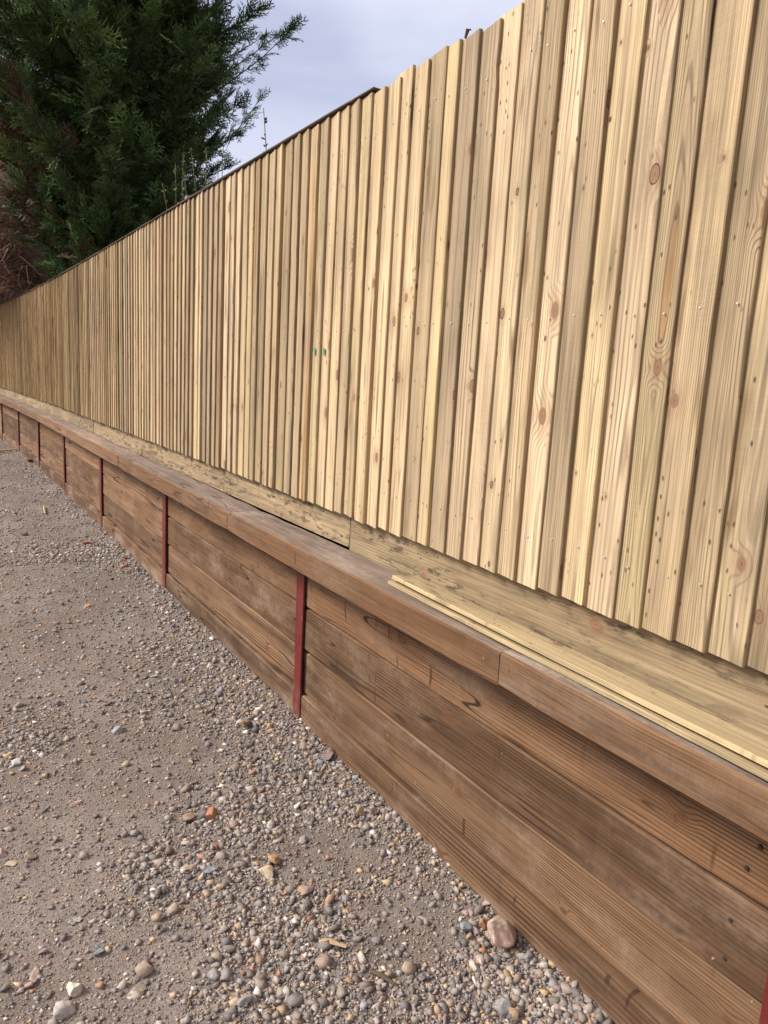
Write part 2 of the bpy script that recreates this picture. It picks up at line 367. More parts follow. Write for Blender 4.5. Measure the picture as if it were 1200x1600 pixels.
# raised earth behind the retaining wall
def bank():
    s = T('bank_soil'); P = s.obj(); n = s.noise(s.vec(P[0], P[1], P[2]), 3.0, 6.0, .6)
    return s.done(s.mix(n, (.07, .05, .035), (.13, .095, .06)), .95, n, .05, .8)
bx_ = np.concatenate([np.array([.13, .4, 1]), np.linspace(2, 12, 14), np.array([30, 90, 400])]); by_ = np.concatenate([np.array([-300, -40]), np.arange(-8, 32, 1.), np.array([60, 300])])
gx, gy = np.meshgrid(bx_, by_); ox = np.array([curve_x(min(v, 21.)) for v in by_])[:, None]
gz = .82 + np.clip(gx, 0, 12)*.03 + (vnoise(gx, gy, 2.0, 5)-.5)*.08*(gx > .5)
idx = np.arange(gx.size).reshape(gx.shape)
fq = np.stack([idx[:-1, :-1], idx[:-1, 1:], idx[1:, 1:], idx[1:, :-1]], -1).reshape(-1, 4)
tag(link('earth_bank', mesh_np('earth_bank', np.stack([gx+ox, gy, gz], -1).reshape(-1, 3), fq, bank(), True)), kind='structure')

# ------------------------------------------------------------------ retaining wall
Y0, BAY = .607, 2.198
wall = tag(empty('retaining_wall', (0, 0, 0)), 'long retaining wall of stacked brown sleepers between red steel posts under a wooden cap', 'retaining wall')
NB = 10
Z_C = [(-.066, .131), (.136, .332), (.336, .5325), (.5365, .7705)]
def bay_y(i): return Y0+i*BAY
smesh = {}
for i in range(-1, NB):
    ya, yb = bay_y(i)+.006, bay_y(i+1)-.006
    xa, xb = curve_x(bay_y(i)), curve_x(bay_y(i+1)); ang = math.atan2(xb-xa, BAY)
    for k, (z0, z1) in enumerate(Z_C):
        L = yb-ya
        key = (k, i % 3)
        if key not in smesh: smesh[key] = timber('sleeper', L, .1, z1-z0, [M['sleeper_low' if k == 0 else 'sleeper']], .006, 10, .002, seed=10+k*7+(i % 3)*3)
        off = random.Random(i*5+k).uniform(-.004, .005)
        if (i, k) == (0, 2): off = -.004
        if k == 0: off = -.011
        if k == 1: off = max(off, .003)
        link('sleeper', smesh[key], wall, (xa+off+.002, ya, z0), (random.Random(i*9+k).uniform(-.0012, .0012), 0, -ang))
# steel posts (H section: two flanges and a web)
def post_mesh(h0, h1):
    bm = bmesh.new()
    box_bm(bm, -.014, -.004, -.036, .036, h0, h1); box_bm(bm, -.004, .108, -.0035, .0035, h0, h1-.001); box_bm(bm, .108, .118, -.036, .036, h0, h1)
    bmesh.ops.bevel(bm, geom=[e for e in bm.edges], offset=.0012, segments=1, affect='EDGES')
    return bm_mesh(bm, 'steel_post', [M['red']])
pm = post_mesh(-.12, .7695)
for i in range(0, NB+1):
    y = bay_y(i); r = random.Random(i)
    link('steel_post', pm, wall, (curve_x(y), y+(.0 if i else 0), 0), (r.uniform(-.006, .006), 0, -curve_a(y)))
# cap sleepers
cuts = [-1.07, 1.331, 3.331, 5.74, 8.15, 10.55, 12.95, 15.35, 17.75, 20.15, 22.4]
for i, (a, b) in enumerate(zip(cuts, cuts[1:])):
    xa, xb = curve_x(a), curve_x(b); ang = math.atan2(xb-xa, b-a); r = random.Random(i+40)
    me = timber('cap_sleeper', b-a-.003, .176, .0985, [M['cap'], M['captop']], .006, 14, .0022, seed=70+i, top_slot=True)
    link('cap_sleeper', me, wall, (xa-.1635+(.0015 if i == 0 else r.uniform(-.002, .002)), a, .7745+r.uniform(-.001, .001)), (0, 0, -ang))
# screws in the near sleepers
def screw_mesh():
    bm = bmesh.new()
    for r_, x0, x1 in ((.0075, -.0032, .004), (.004, -.0045, -.003)):
        c = bmesh.ops.create_cone(bm, cap_ends=True, segments=10, radius1=r_, radius2=r_*.85, depth=x1-x0)
        for v in c['verts']: v.co = Vector((-(v.co.z)+(x0+x1)/2, v.co.y, v.co.x))
    return bm_mesh(bm, 'screw', [M['darkscrew']])
scm = screw_mesh()
for y, z in ((.70, .66), (.72, .60), (.735, .47), (.735, .38), (2.87, .66), (2.88, .45)): link('screw', scm, wall, (.0, y, z), (0, 0, 0), (.8, .72, .72))

# ------------------------------------------------------------------ fence
fence = tag(empty('board_fence', (0, 0, .87)), 'tall pale pine fence of overlapping vertical feather edge boards along the top of the wall', 'fence')
FZ = .87
PITCH_B, BW, ZB, ZT = .0835, .116, 1.011, 2.506
def board_mesh(seed, notch=False):
    r = random.Random(seed); nz_ = 26; H = 1.495
    th = r.uniform(.0105, .0160); wane = r.random() < .35
    V = []; F = []
    bow = r.uniform(-.004, .004); tw = r.uniform(-.004, .004); ph = r.uniform(0, 9)
    for i in range(nz_+1):
        z = H*i/nz_; t = i/nz_
        dy = bow*math.sin(math.pi*t) + .0018*mn.noise((z*3+ph, seed*1.7, 0)) + .0012*mn.noise((z*11+ph, seed, 3))
        e = max(0, mn.noise((z*2.3+ph*2, seed*.9, 5)))*.012 if wane else 0
        if notch and 1.33 < z < 1.40: e += .014
        dx = tw*(t-.5)
        f0 = -.0085-th+.0007*mn.noise((z*6, seed, 8)); c = .0022
        prof = [(-.0085, 0+e*.3), (f0+c, 0+e*.5), (f0, c+e), (f0*.70-.001, BW*.30), (f0*.45-.0028, BW*.62), (-.0052, BW-.002), (-.001, BW), (.0, BW-.003)]
        for (x, y) in prof: V.append((x+dx*(.5-y/BW), y+dy, z+(y*.02*math.sin(seed) if i == nz_ else (y*.015*math.cos(seed*2) if i == 0 else 0))))
    n = 8
    for i in range(nz_):
        for j in range(n): F.append((i*n+j, i*n+(j+1) % n, (i+1)*n+(j+1) % n, (i+1)*n+j))
    me = bpy.data.meshes.new('fence_board'); me.from_pydata(V, [], F+[tuple(range(n))[::-1], tuple(nz_*n+j for j in range(n))]); me.materials.append(M['pine']); me.materials.append(M['pine_edge_shaded'])
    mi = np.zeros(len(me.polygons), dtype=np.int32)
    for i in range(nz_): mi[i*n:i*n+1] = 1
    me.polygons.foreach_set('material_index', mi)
    bm = bmesh.new(); bm.from_mesh(me); bmesh.ops.recalc_face_normals(bm, faces=bm.faces); bm.to_mesh(me); bm.free()
    return me
bms = [board_mesh(100+i) for i in range(16)]
nbm = board_mesh(300, True)
edges = [1.781, 1.699, 1.616, 1.530, 1.454, 1.370, 1.286, 1.198, 1.110, 1.032, .943, .864, .778]
Ys = sorted(edges + [1.781+PITCH_B*(k+1) for k in range(230)] + [.778-PITCH_B*(k+1) for k in range(12)])
def nail_mesh():
    bm = bmesh.new(); c = bmesh.ops.create_cone(bm, cap_ends=True, segments=8, radius1=.0034, radius2=.0026, depth=.003)
    for v in c['verts']: v.co = Vector((-v.co.z, v.co.y, v.co.x))
    return bm_mesh(bm, 'nail', [M['zinc']])
nm = nail_mesh()
bm = bmesh.new()
pts = [bm.verts.new((0, math.cos(a)*.008*(1+.3*math.sin(3*a)), math.sin(a)*.020*(1+.25*math.sin(2*a+1)))) for a in np.linspace(0, 2*math.pi, 13)[:-1]]
f_ = bm.faces.new(pts); ex = bmesh.ops.extrude_face_region(bm, geom=[f_])
for v in [g for g in ex['geom'] if isinstance(g, bmesh.types.BMVert)]: v.co.x -= .0006
gm = bm_mesh(bm, 'paint_mark', [M['green']])
for k, y in enumerate(Ys):
    if y > 21.2: continue
    r = random.Random(k*13+5); y2 = y + (r.uniform(-.013, .013) if y not in edges else 0)
    capped = y > 2.36
    zt = ZT + (.012*min(1, max(0, (y-9.3)/2)) if y > 9.3 else 0) + (r.uniform(-.004, .004) if capped else r.uniform(-.008, .011))
    zb = ZB + r.uniform(-.004, .004)
    me = nbm if abs(y-1.699) < .01 else bms[r.randrange(16)]
    b_ = link('fence_board', me, fence, (curve_x(y), y2, zb-FZ), (r.uniform(-.0038, .0038), 0, -curve_a(y)), (1, 1, (zt-zb)/1.495))
    if y < 2.7:
        for zz in (.135, .70, 1.36):
            sz = (zt-zb)/1.495
            yy = r.uniform(.030, .055); zq = zz+r.uniform(-.006, .006)
            link('nail', nm, b_, (-.0085-.016+.0190*(yy/BW)-.0010, yy, zq), (0, 0, 0), (.8, .8, .8/sz))
    if abs(y-2.66) < .12:
        link('paint_mark', gm, b_, (-.0195, .045, .62), (0, 0, -.10))
# gravel boards at the foot
gj = [-.25, 2.44, 5.0, 7.67, 10.35, 13.0, 15.6, 18.2, 21.0]
for i, (a, b) in enumerate(zip(gj, gj[1:])):
    xa, xb = curve_x(a), curve_x(b); ang = math.atan2(xb-xa, b-a)
    me = timber('gravel_board', b-a-.003, .022, .155, [M['gravelboard']], .0025, 12, .0016, seed=200+i)
    tilt = -.0040 if i == 1 else 0
    link('gravel_board', me, fence, (xa+(.0145, .0125, .016, .014, .0165, .0135, .015, .014)[i], a, (.008 if i == 1 else -.006)), (tilt, 0, -ang))
# capping strip on the far run, rails and posts behind
cr = [2.36, 5.2, 8.0, 10.6, 13.2, 15.8, 18.4, 21.0]
for i, (a, b) in enumerate(zip(cr, cr[1:])):
    za = ZT + .012*min(1, max(0, (a-9.3)/2)); zb_ = ZT + .012*min(1, max(0, (b-9.3)/2))
    xa, xb = curve_x(a), curve_x(b); ang = math.atan2(xb-xa, b-a)
    me = timber('capping_strip', b-a-.002, .052, .010, [M['rail']], .002, 8, .002, seed=300+i)
    link('capping_strip', me, fence, (xa-.026, a, za+.0045-FZ), (math.atan2(zb_-za, b-a), 0, -ang))
for z in (1.16, 1.74, 2.36):
    for i, (a, b) in enumerate(zip(gj, gj[1:])):
        xa, xb = curve_x(a), curve_x(b); ang = math.atan2(xb-xa, b-a)
        me = timber('rail', b-a-.004, .04, .085, [M['gravelboard']], .003, 4, .001, seed=400+i)
        link('rail', me, fence, (xa+.0385 if z < 1.2 else xa+.0035, a, z-FZ-.04), (0, 0, -ang))
for i, y in enumerate(gj):
    link('fence_post', timber('fence_post', .1, .1, 1.62, [M['gravelboard']], .005, 1, .001, seed=500+i), fence, (curve_x(y)+.08, y-.05, -.1))
# loose boards on the cap
def loose_mesh(seed, L=1.66):
    V = []; F = []; n = 8; ns = 30
    for i in range(ns+1):
        y = L*i/ns; b = .0012*mn.noise((y*4, seed, 0)); lift = .004*math.sin(y*2.2+seed)*.5
        e = .002*mn.noise((y*7, seed, 4))
        for (x, z) in [(0+e, 0), (0+e, .0095), (.002+e, .0115), (.037, .0098), (.074, .0075), (.108, .005), (.111, .003), (.111, 0)]: V.append((x+b, y, z+lift))
    for i in range(ns):
        for j in range(n): F.append((i*n+j, i*n+(j+1) % n, (i+1)*n+(j+1) % n, (i+1)*n+j))
    me = bpy.data.meshes.new('loose_board'); me.from_pydata(V, [], F+[tuple(range(n))[::-1], tuple(ns*n+j for j in range(n))]); me.materials.append(M['loose'])
    bm = bmesh.new(); bm.from_mesh(me); bmesh.ops.recalc_face_normals(bm, faces=bm.faces); bm.to_mesh(me); bm.free()
    return me
la = math.atan2(.040, 1.27)
o = link('loose_board', loose_mesh(1), None, (-.1570, .30, .8755), (0, 0, -la)); tag(o, 'lower of two loose pine boards on the wall cap, only its front edge showing', 'board', 'loose boards on the cap')
o = link('loose_board', loose_mesh(2), None, (-.1490, .29, .8955), (0, math.radians(5.0), -la)); tag(o, 'upper of two loose pine boards lying flat on the wall cap', 'board', 'loose boards on the cap')
# ------------------------------------------------------------------ gravel and stones
def stone_mat():
    s = T('flint_stone'); P = s.obj()
    at = s.node('ShaderNodeAttribute'); at.attribute_name = 'tint'
    v = s.vec(P[0], P[1], P[2])
    n = s.noise(v, 130.0, 4.0, .65); n2 = s.noise(v, 420.0, 2.0, .6)
    col = s.mul(at.outputs['Color'], (n-.5)*.9+(n2-.5)*.5+1.0)
    return s.done(col, .75, n*.6+n2*.3, .003, .6, .3)
M['stone'] = stone_mat()
PAL = np.array([(.27, .245, .225), (.31, .28, .255), (.23, .21, .20), (.35, .30, .26), (.29, .255, .225), (.38, .315, .25), (.46, .35, .23), (.19, .175, .17), (.13, .122, .122), (.62, .58, .53), (.33, .23, .165), (.42, .29, .16), (.40, .20, .12), (.27, .275, .285), (.34, .29, .265), (.25, .205, .17)])
PW = np.array([11, 11, 9, 9, 9, 8, 5.5, 6, 4.5, 4.2, 6, 4, 1.8, 3, 8, 6]); PW = PW/PW.sum()
def ico(sub):
    bm = bmesh.new(); bmesh.ops.create_icosphere(bm, subdivisions=sub, radius=1.0); bm.verts.ensure_lookup_table()
    v = np.array([x.co[:] for x in bm.verts]); f = np.array([[q.index for q in p.verts] for p in bm.faces]); bm.free(); return v, f
def stone_shape(sub, seed, angular=.5):
    r = np.random.default_rng(seed); v, f = ico(sub); v = v.copy()
    for _ in range(r.integers(7, 13)):                       # knock flat facets off
        n = r.normal(size=3); n /= np.linalg.norm(n); d = r.uniform(.34, .80)
        t = v@n - d; m = t > 0; v[m] -= np.outer(t[m], n)*(.72+.28*angular)
    k = np.array([mn.noise((p[0]*1.6+seed, p[1]*1.6, p[2]*1.6)) for p in v]); v *= (1+.20*k)[:, None]
    v *= np.array([1, r.uniform(.5, .95), r.uniform(.34, .68)]); v -= (v.max(0)+v.min(0))/2
    return v/np.abs(v).max(), f
def hull_shape(npts, seed):
    r = np.random.default_rng(seed); q = r.normal(size=(npts, 3)); q /= np.linalg.norm(q, axis=1)[:, None]; q *= r.uniform(.62, 1.12, (npts, 1))
    q *= np.array([1, r.uniform(.55, .95), r.uniform(.38, .75)])
    bm = bmesh.new()
    for p in q: bm.verts.new(p)
    bmesh.ops.convex_hull(bm, input=bm.verts[:])
    for v in [v for v in bm.verts if not v.link_faces]: bm.verts.remove(v)
    bmesh.ops.triangulate(bm, faces=bm.faces[:]); bmesh.ops.recalc_face_normals(bm, faces=bm.faces); bm.verts.index_update(); bm.verts.ensure_lookup_table()
    v = np.array([x.co[:] for x in bm.verts]); f = np.array([[k.index for k in p.verts] for p in bm.faces]); bm.free()
    return v/np.abs(v).max(), f
def scatter(name, label, n, x0, x1, y0, y1, rmin, rmax, npts, seed, power=2.2, near=None, nshape=30, dmin=0., acc=0.):
    r = np.random.default_rng(seed)
    x = r.uniform(x0, x1, n*5); y = r.uniform(y0, y1, n*5) if near is None else y0+(y1-y0)*r.random(n*5)**near
    k = r.random(n*5) < np.maximum(gdens(x, y), dmin)
    x, y = x[k][:n], y[k][:n]; n = len(x)
    rad = rmin*(1-r.random(n)*(1-(rmin/rmax)**power))**(-1/power)
    rad *= .7+.5*gdens(x, y); z = gh(x, y)
    tint = np.array([1.06, 1.0, .95])*PAL[r.choice(len(PAL), n, p=PW)]*r.uniform(.60, 1.42, (n, 1))
    dirt = r.uniform(0, .42, (n, 1)); tint = tint*(1-dirt)+np.array([.255, .20, .165])*dirt
    pick = r.integers(0, nshape, n); VV = []; FF = []; CC = []; base = 0
    for t in range(nshape):
        m = np.where(pick == t)[0]; k = len(m)
        if not k: continue
        sv, sf = hull_shape(npts, seed*50+t); nv = len(sv)
        a = r.uniform(0, 2*np.pi, k); tx = r.normal(0, .35, k); V = np.tile(sv, (k, 1, 1))
        c, s_ = np.cos(tx)[:, None], np.sin(tx)[:, None]
        V = np.stack([V[..., 0], V[..., 1]*c-V[..., 2]*s_, V[..., 1]*s_+V[..., 2]*c], -1)
        c, s_ = np.cos(a)[:, None], np.sin(a)[:, None]
        V = np.stack([V[..., 0]*c-V[..., 1]*s_, V[..., 0]*s_+V[..., 1]*c, V[..., 2]], -1)*rad[m][:, None, None]
        V += np.stack([x[m], y[m], z[m]+rad[m]*.24], -1)[:, None, :]
        VV.append(V.reshape(-1, 3)); FF.append((sf[None]+(np.arange(k)*nv)[:, None, None]).reshape(-1, 3)+base); CC.append(np.repeat(tint[m], nv, 0)); base += k*nv
    o = link(name, mesh_np(name, np.concatenate(VV), np.concatenate(FF), M['stone'], False, np.concatenate(CC)))
    print('tris', name, sum(len(f) for f in FF))
    return tag(o, label, 'gravel', kind='stuff')
scatter('fine_gravel', 'fine loose grit scattered over the compacted dirt', 30000, -1.75, -.004, 1.0, 5.0, .0022, .0048, 8, 3, 1.9, 1.8, dmin=.62)
scatter('gravel', 'loose mixed gravel scattered over the compacted dirt beside the wall', 46000, -1.65, -.006, 1.0, 6.5, .0040, .020, 9, 4, 2.3, 1.75)
scatter('far_gravel', 'loose gravel running on towards the far end of the wall', 13000, -1.6, -.008, 6.0, 20.0, .006, .020, 9, 5, 2.0, 1.6)
scatter('near_gravel', 'loose gravel carrying on past the near end of the view', 5000, -1.65, -.006, -1.0, 1.02, .0045, .018, 9, 8, 2.3)
scatter('side_gravel', 'loose gravel over the open yard away from the wall', 6000, -5.0, -1.6, -1.0, 14.0, .005, .02, 9, 6, 2.0)
# single larger pebbles
COLN = [('grey', (.29, .265, .245)), ('dark grey', (.165, .155, .15)), ('tan', (.37, .285, .205)), ('brown', (.28, .21, .165)), ('pinkish', (.36, .25, .195)), ('cream', (.50, .42, .33)), ('bluish grey', (.25, .25, .255)), ('orange', (.42, .24, .12))]
CW = [60, 25, 38, 40, 28, 16, 14, 9]
pmesh = {}
def pebble_mesh(ci, k, sub):
    if (ci, k) not in pmesh:
        v, f = stone_shape(sub, 900+k*3+ci*31, .9) if k % 2 else hull_shape(20, 900+k*3+ci*31)
        c = np.array(COLN[ci][1])*(1+.25*np.array([mn.noise((p[0]*2.2+k, p[1]*2.2, p[2]*2.2)) for p in v]))[:, None]
        pmesh[(ci, k)] = mesh_np('pebble', v*.02, f, M['stone'], False, c)
    return pmesh[(ci, k)]
r_ = np.random.default_rng(21); cnt = 0
while cnt < 235:
    x = r_.uniform(-1.5, -.03); y = 1.05+5.6*r_.random()**1.7
    if r_.random() > gdens(x, y)+.12: continue
    ci = r_.choice(8, p=np.array(CW)/sum(CW)); rad = .0115+.016*r_.random()**2.2
    o = link('pebble', pebble_mesh(ci, int(r_.integers(0, 7)), 3), None, (x, y, float(gh(x, y))+rad*.22), (r_.normal(0, .3), r_.normal(0, .3), r_.uniform(0, 6.3)), (rad/.02,)*3)
    ph = '%s %s pebble %s, %s' % ('larger' if rad > .0165 else 'small', COLN[ci][0], 'close to the wall foot' if x > -.36 else ('towards the left' if x < -.8 else 'in the middle of the yard'),
                              'at the very front' if y < 1.75 else ('in the foreground' if y < 2.5 else ('level with the first whole post' if y < 3.4 else 'further back along the wall')))
    tag(o, ph, 'pebble', ph.replace('pebble', 'pebbles')); cnt += 1
def rock(name, label, cat, x, y, size, col, seed, rot=(0, 0, 0), lift=.3, flat=None, ang=.8, var=.25, spots=None, sub=4):
    v, f = stone_shape(sub, seed, ang)
    if flat: v = v*np.array(flat)
    k = np.array([mn.noise((p[0]*3+seed, p[1]*3, p[2]*3)) for p in v]); v = v*(1+.05*np.array([mn.noise((p[0]*5+seed, p[1]*5, p[2]*5)) for p in v]))[:, None]
    c = np.array(col)*(1+var*k)[:, None]
    if spots:
        q = np.array([mn.noise((p[0]*7+seed, p[1]*7, p[2]*7+4)) for p in v]); m = np.clip((q-.12)*6, 0, 1)[:, None]; c = c*(1-m)+np.array(spots)*m
    o = link(name, mesh_np(name, v*size, f, M['stone'], False, c), None, (x, y, float(gh(x, y))+size*lift*(flat[2] if flat else 1)), rot)
    return tag(o, label, cat)
rock('stone', 'big pinkish brown angular stone leaning against the foot of the sleeper wall', 'stone', -.075, 1.315, .060, (.47, .31, .225), 5, (1.0, .5, .6), .70, (1, .85, .9), 1., .2, (.60, .48, .39))
rock('stone', 'small orange stone tucked behind the big pinkish stone at the wall', 'stone', -.080, 1.385, .022, (.38, .19, .10), 8, (.4, 1.1, .2), .6)
rock('stone', 'bluish grey broken flint beside the big pinkish stone at the wall', 'stone', -.125, 1.405, .024, (.24, .26, .265), 12, (.3, .1, 1.), .4)
rock('stone', 'grey stone in front of the big pinkish stone against the wall', 'stone', -.045, 1.235, .020, (.26, .235, .22), 14, (.1, .4, .3), .4)
rock('stone', 'brown block shaped stone half buried at the wall just past the nearest whole red post', 'stone', -.045, 2.42, .038, (.27, .20, .165), 18, (.2, .1, .5), .3)
rock('brick_fragment', 'bright orange brick fragment in the middle of the gravel', 'brick fragment', -.585, 2.265, .026, (.42, .18, .10), 22, (.2, .3, .4), .4)
rock('stone', 'tan rounded stone touching the orange brick fragment', 'stone', -.665, 2.285, .028, (.33, .225, .155), 25, (0, .1, 1.2), .35)
rock('shard', 'white triangular ceramic shard lying flat on the gravel', 'shard', -.859, 1.968, .020, (.80, .78, .75), 31, (.25, .1, .5), .5, (1, .8, .3), 1., .04)
rock('stone', 'cream irregular flint just right of the white shard', 'stone', -.745, 2.015, .028, (.52, .40, .29), 35, (.1, .2, .6), .35, (1, .7, .6))
rock('stone', 'large pale tan flint of a pair in mid gravel', 'stone', -.535, 1.885, .027, (.50, .38, .26), 41, (.3, .1, .2), .35)
rock('stone', 'orange tan flint perched beside the large pale flint', 'stone', -.495, 1.925, .024, (.42, .25, .12), 44, (.5, .1, 1.6), .7)
rock('stone', 'yellow ochre knobbly flint with dark centre on bare dirt', 'stone', -.472, 1.772, .022, (.50, .33, .14), 47, (.1, .1, .9), .35, (1, .6, .6), .6, .6)
rock('stone', 'tall yellowish knobbly flint standing near the wall foot', 'stone', -.125, 2.02, .030, (.44, .33, .19), 52, (.2, 1.1, .3), .7, (1, .6, .7))
rock('stone', 'brown grey knobbly flint right beside the tall yellowish flint', 'stone', -.085, 2.00, .028, (.30, .235, .175), 55, (.3, .8, 1.3), .6, None, .9, .5)
rock('stone', 'ochre pitted nodule sitting on the gravel near a red post', 'stone', -.242, 2.83, .034, (.40, .29, .16), 58, (.2, .4, .4), .55, None, .7, .6, (.16, .11, .07))
rock('clod', 'dark brown flattened clod of earth near the ochre nodule', 'clod', -.299, 2.66, .040, (.20, .145, .115), 61, (0, .1, .2), .3, (1, .7, .45), .3)
rock('stone', 'flat oval pinkish tan pebble alone on smooth dirt', 'stone', -.986, 2.53, .024, (.45, .32, .24), 64, (.1, 0, .3), .3, (1, .75, .6), .1)
rock('stone', 'round flat tan stone on bare dirt at the left edge', 'stone', -1.214, 2.279, .020, (.46, .34, .24), 67, (0, .1, 0), .3, (1, .95, .6), .1)
rock('stone', 'long pinkish brown stone at the bottom left', 'stone', -1.205, 1.79, .028, (.37, .265, .215), 70, (.1, .1, 1.3), .35, (1, .55, .7), .4)
rock('stone', 'cream angular flint at the bottom left', 'stone', -1.125, 1.70, .023, (.58, .50, .40), 73, (.3, .2, .6), .4)
rock('stone', 'bluish grey smooth flint pebble near the bottom left', 'stone', -1.050, 1.79, .016, (.235, .245, .255), 76, (.2, .1, .2), .4, None, .2)
rock('stone', 'pale round stone in the bottom left corner', 'stone', -1.16, 1.645, .028, (.47, .395, .34), 79, (.1, .3, .2), .3, None, .4)
rock('stone', 'bright white stone near the left edge of the yard', 'stone', -1.143, 2.901, .017, (.70, .69, .68), 82, (.2, .1, .2), .4, None, .5, .08)
rock('stone', 'cream flat stone alone further up the yard', 'stone', -.609, 3.131, .020, (.52, .44, .34), 85, (.1, .1, .8), .35)
rock('stone', 'reddish brown pebble on the dirt left of the ochre nodule', 'stone', -.36, 2.46, .017, (.38, .18, .13), 88, (.1, .1, .8), .35)
rock('brick_fragment', 'orange brick fragment lying in the yard left of the far wall', 'brick fragment', -.255, 6.56, .040, (.45, .17, .09), 91, (.2, .3, .5), .4)
rock('brick_fragment', 'flat orange brick chip nearest the wall foot', 'brick fragment', -.06, 5.95, .034, (.44, .16, .08), 94, (.2, .1, .9), .4, (1, .7, .4))
rock('brick_fragment', 'small broken orange brick chip a step out from the wall', 'brick fragment', -.135, 5.66, .030, (.46, .20, .12), 97, (.6, .1, .2), .4)
rock('stone', 'dark grey lump alone on the left side of the yard', 'stone', -.682, 7.12, .034, (.12, .11, .115), 99, (.1, .1, .2), .4)
rock('brick_fragment', 'dull red brick piece resting by a distant red post', 'brick fragment', -.07, 12.2, .075, (.24, .065, .05), 103, (.1, .1, .5), .4)
# wood scraps
def stick(name, label, pts, rad, mat, cat='stick', flat=1.0):
    bm = bmesh.new(); rings = []
    for i, p in enumerate(pts):
        p = Vector(p); d = (Vector(pts[min(i+1, len(pts)-1)])-Vector(pts[max(i-1, 0)])).normalized()
        sd_ = d.cross(Vector((0, 0, 1))).normalized(); up = sd_.cross(d); r = rad*(1 if 0 < i < len(pts)-1 else .6)
        rings.append([bm.verts.new(p+sd_*math.cos(a)*r+up*math.sin(a)*r*flat) for a in (0.5, 1.7, 2.9, 4.0, 5.2)])
    for a, b in zip(rings, rings[1:]):
        for j in range(5): bm.faces.new((a[j], a[(j+1) % 5], b[(j+1) % 5], b[j]))
    bm.faces.new(rings[0]); bm.faces.new(rings[-1][::-1])
    return tag(link(name, bm_mesh(bm, name, [mat])), label, cat)
def gp(x, y, h=.004): return (x, y, float(gh(x, y))+h)
M['chip'] = plain('raw_wood_chip', (.46, .31, .18), .8, 0, .3, 90.)
M['twig'] = plain('dry_twig', (.12, .085, .06), .9, 0, .3, 90.)
stick('wood_chip', 'flat splintered pale wood chip on bare dirt', [gp(-.515, 1.555, .010), gp(-.495, 1.535, .012), gp(-.465, 1.502, .011)], .012, M['chip'], 'wood chip', .4)
stick('wood_chip', 'stubby brown wood chip near the bottom of the yard', [gp(-.445, 1.405, .008), gp(-.43, 1.38, .010), gp(-.415, 1.345, .008)], .010, M['twig'], 'wood chip', .5)
stick('offcut', 'thin pale wooden batten lying on the yard at the far left', [gp(-.62, 13.6, .03), gp(-.35, 13.75, .035), gp(-.10, 13.9, .03)], .022, M['chip'], 'batten', .7)
stick('twig', 'thin pale twig lying alone on the left of the yard', [gp(-.40, 8.0, .02), gp(-.38, 8.25, .025), gp(-.35, 8.5, .02)], .012, M['chip'], 'twig', .8)
stick('twig', 'short dark bent twig in the gravel below the ochre nodule', [gp(-.560, 1.985), gp(-.535, 1.972, .010), gp(-.512, 1.94, .008)], .0028, M['twig'], 'twig')
stick('twig', 'thin dark twig among stones near the bottom of the yard', [gp(-.36, 1.42), gp(-.35, 1.39, .008), gp(-.345, 1.35, .005)], .0022, M['twig'], 'twig')
# ------------------------------------------------------------------ vegetation behind the fence
def leaf_mat(name, trans=.25, rough=.6):
    s = T(name); at = s.node('ShaderNodeAttribute'); at.attribute_name = 'tint'
    s.t.links.new(at.outputs['Color'], s.b.inputs['Base Color']); s.b.inputs['Roughness'].default_value = rough; s.b.inputs['Specular IOR Level'].default_value = .25
    return s.mat
M['foliage'] = leaf_mat('conifer_foliage')
M['bark'] = plain('conifer_bark', (.045, .032, .025), .95, 0, .4, 12.)
def spray(seed, L=1.0, nt=11, w=.026):
    """a flat feathery conifer spray along +X: thin tapered triangles; returns tri verts (n,3,3) and tip weight (n,3)"""
    r = np.random.default_rng(seed); tr = []; tip = []
    def strip(p, d, l, w, t0, t1):
        d = d/np.linalg.norm(d); s = np.cross(d, [0, 0, 1.]); s = s/np.linalg.norm(s)*w + np.array([0, 0, r.normal(0, w*.5)])
        tr.append([p-s, p+s, p+d*l]); tip.append([t0, t0, t1])
    strip(np.zeros(3), np.array([1, 0, 0.]), L, w*.6, .1, .9)
    for i in range(nt):
        t = .06+.90*i/nt+r.uniform(-.02, .02); sg = 1 if i % 2 else -1
        l = (.46*(1-t)**.7+.10)*r.uniform(.7, 1.15); a = sg*r.uniform(.45, .8)
        p = np.array([t*L, 0, .05*math.sin(t*3)]); d = np.array([math.cos(a), math.sin(a), r.normal(0, .12)])
        strip(p, d, l, w*.9, .25*t, .5+.5*t)
        for j in range(3):
            u = (.2+.25*j)*l; a2 = a+(1 if j % 2 else -1)*r.uniform(.4, .8)
            strip(p+d*u, np.array([math.cos(a2), math.sin(a2), r.normal(0, .15)]), l*.45*r.uniform(.7, 1.2), w*.85, .3*t+.2, .6+.4*t)
    return np.array(tr), np.array(tip)
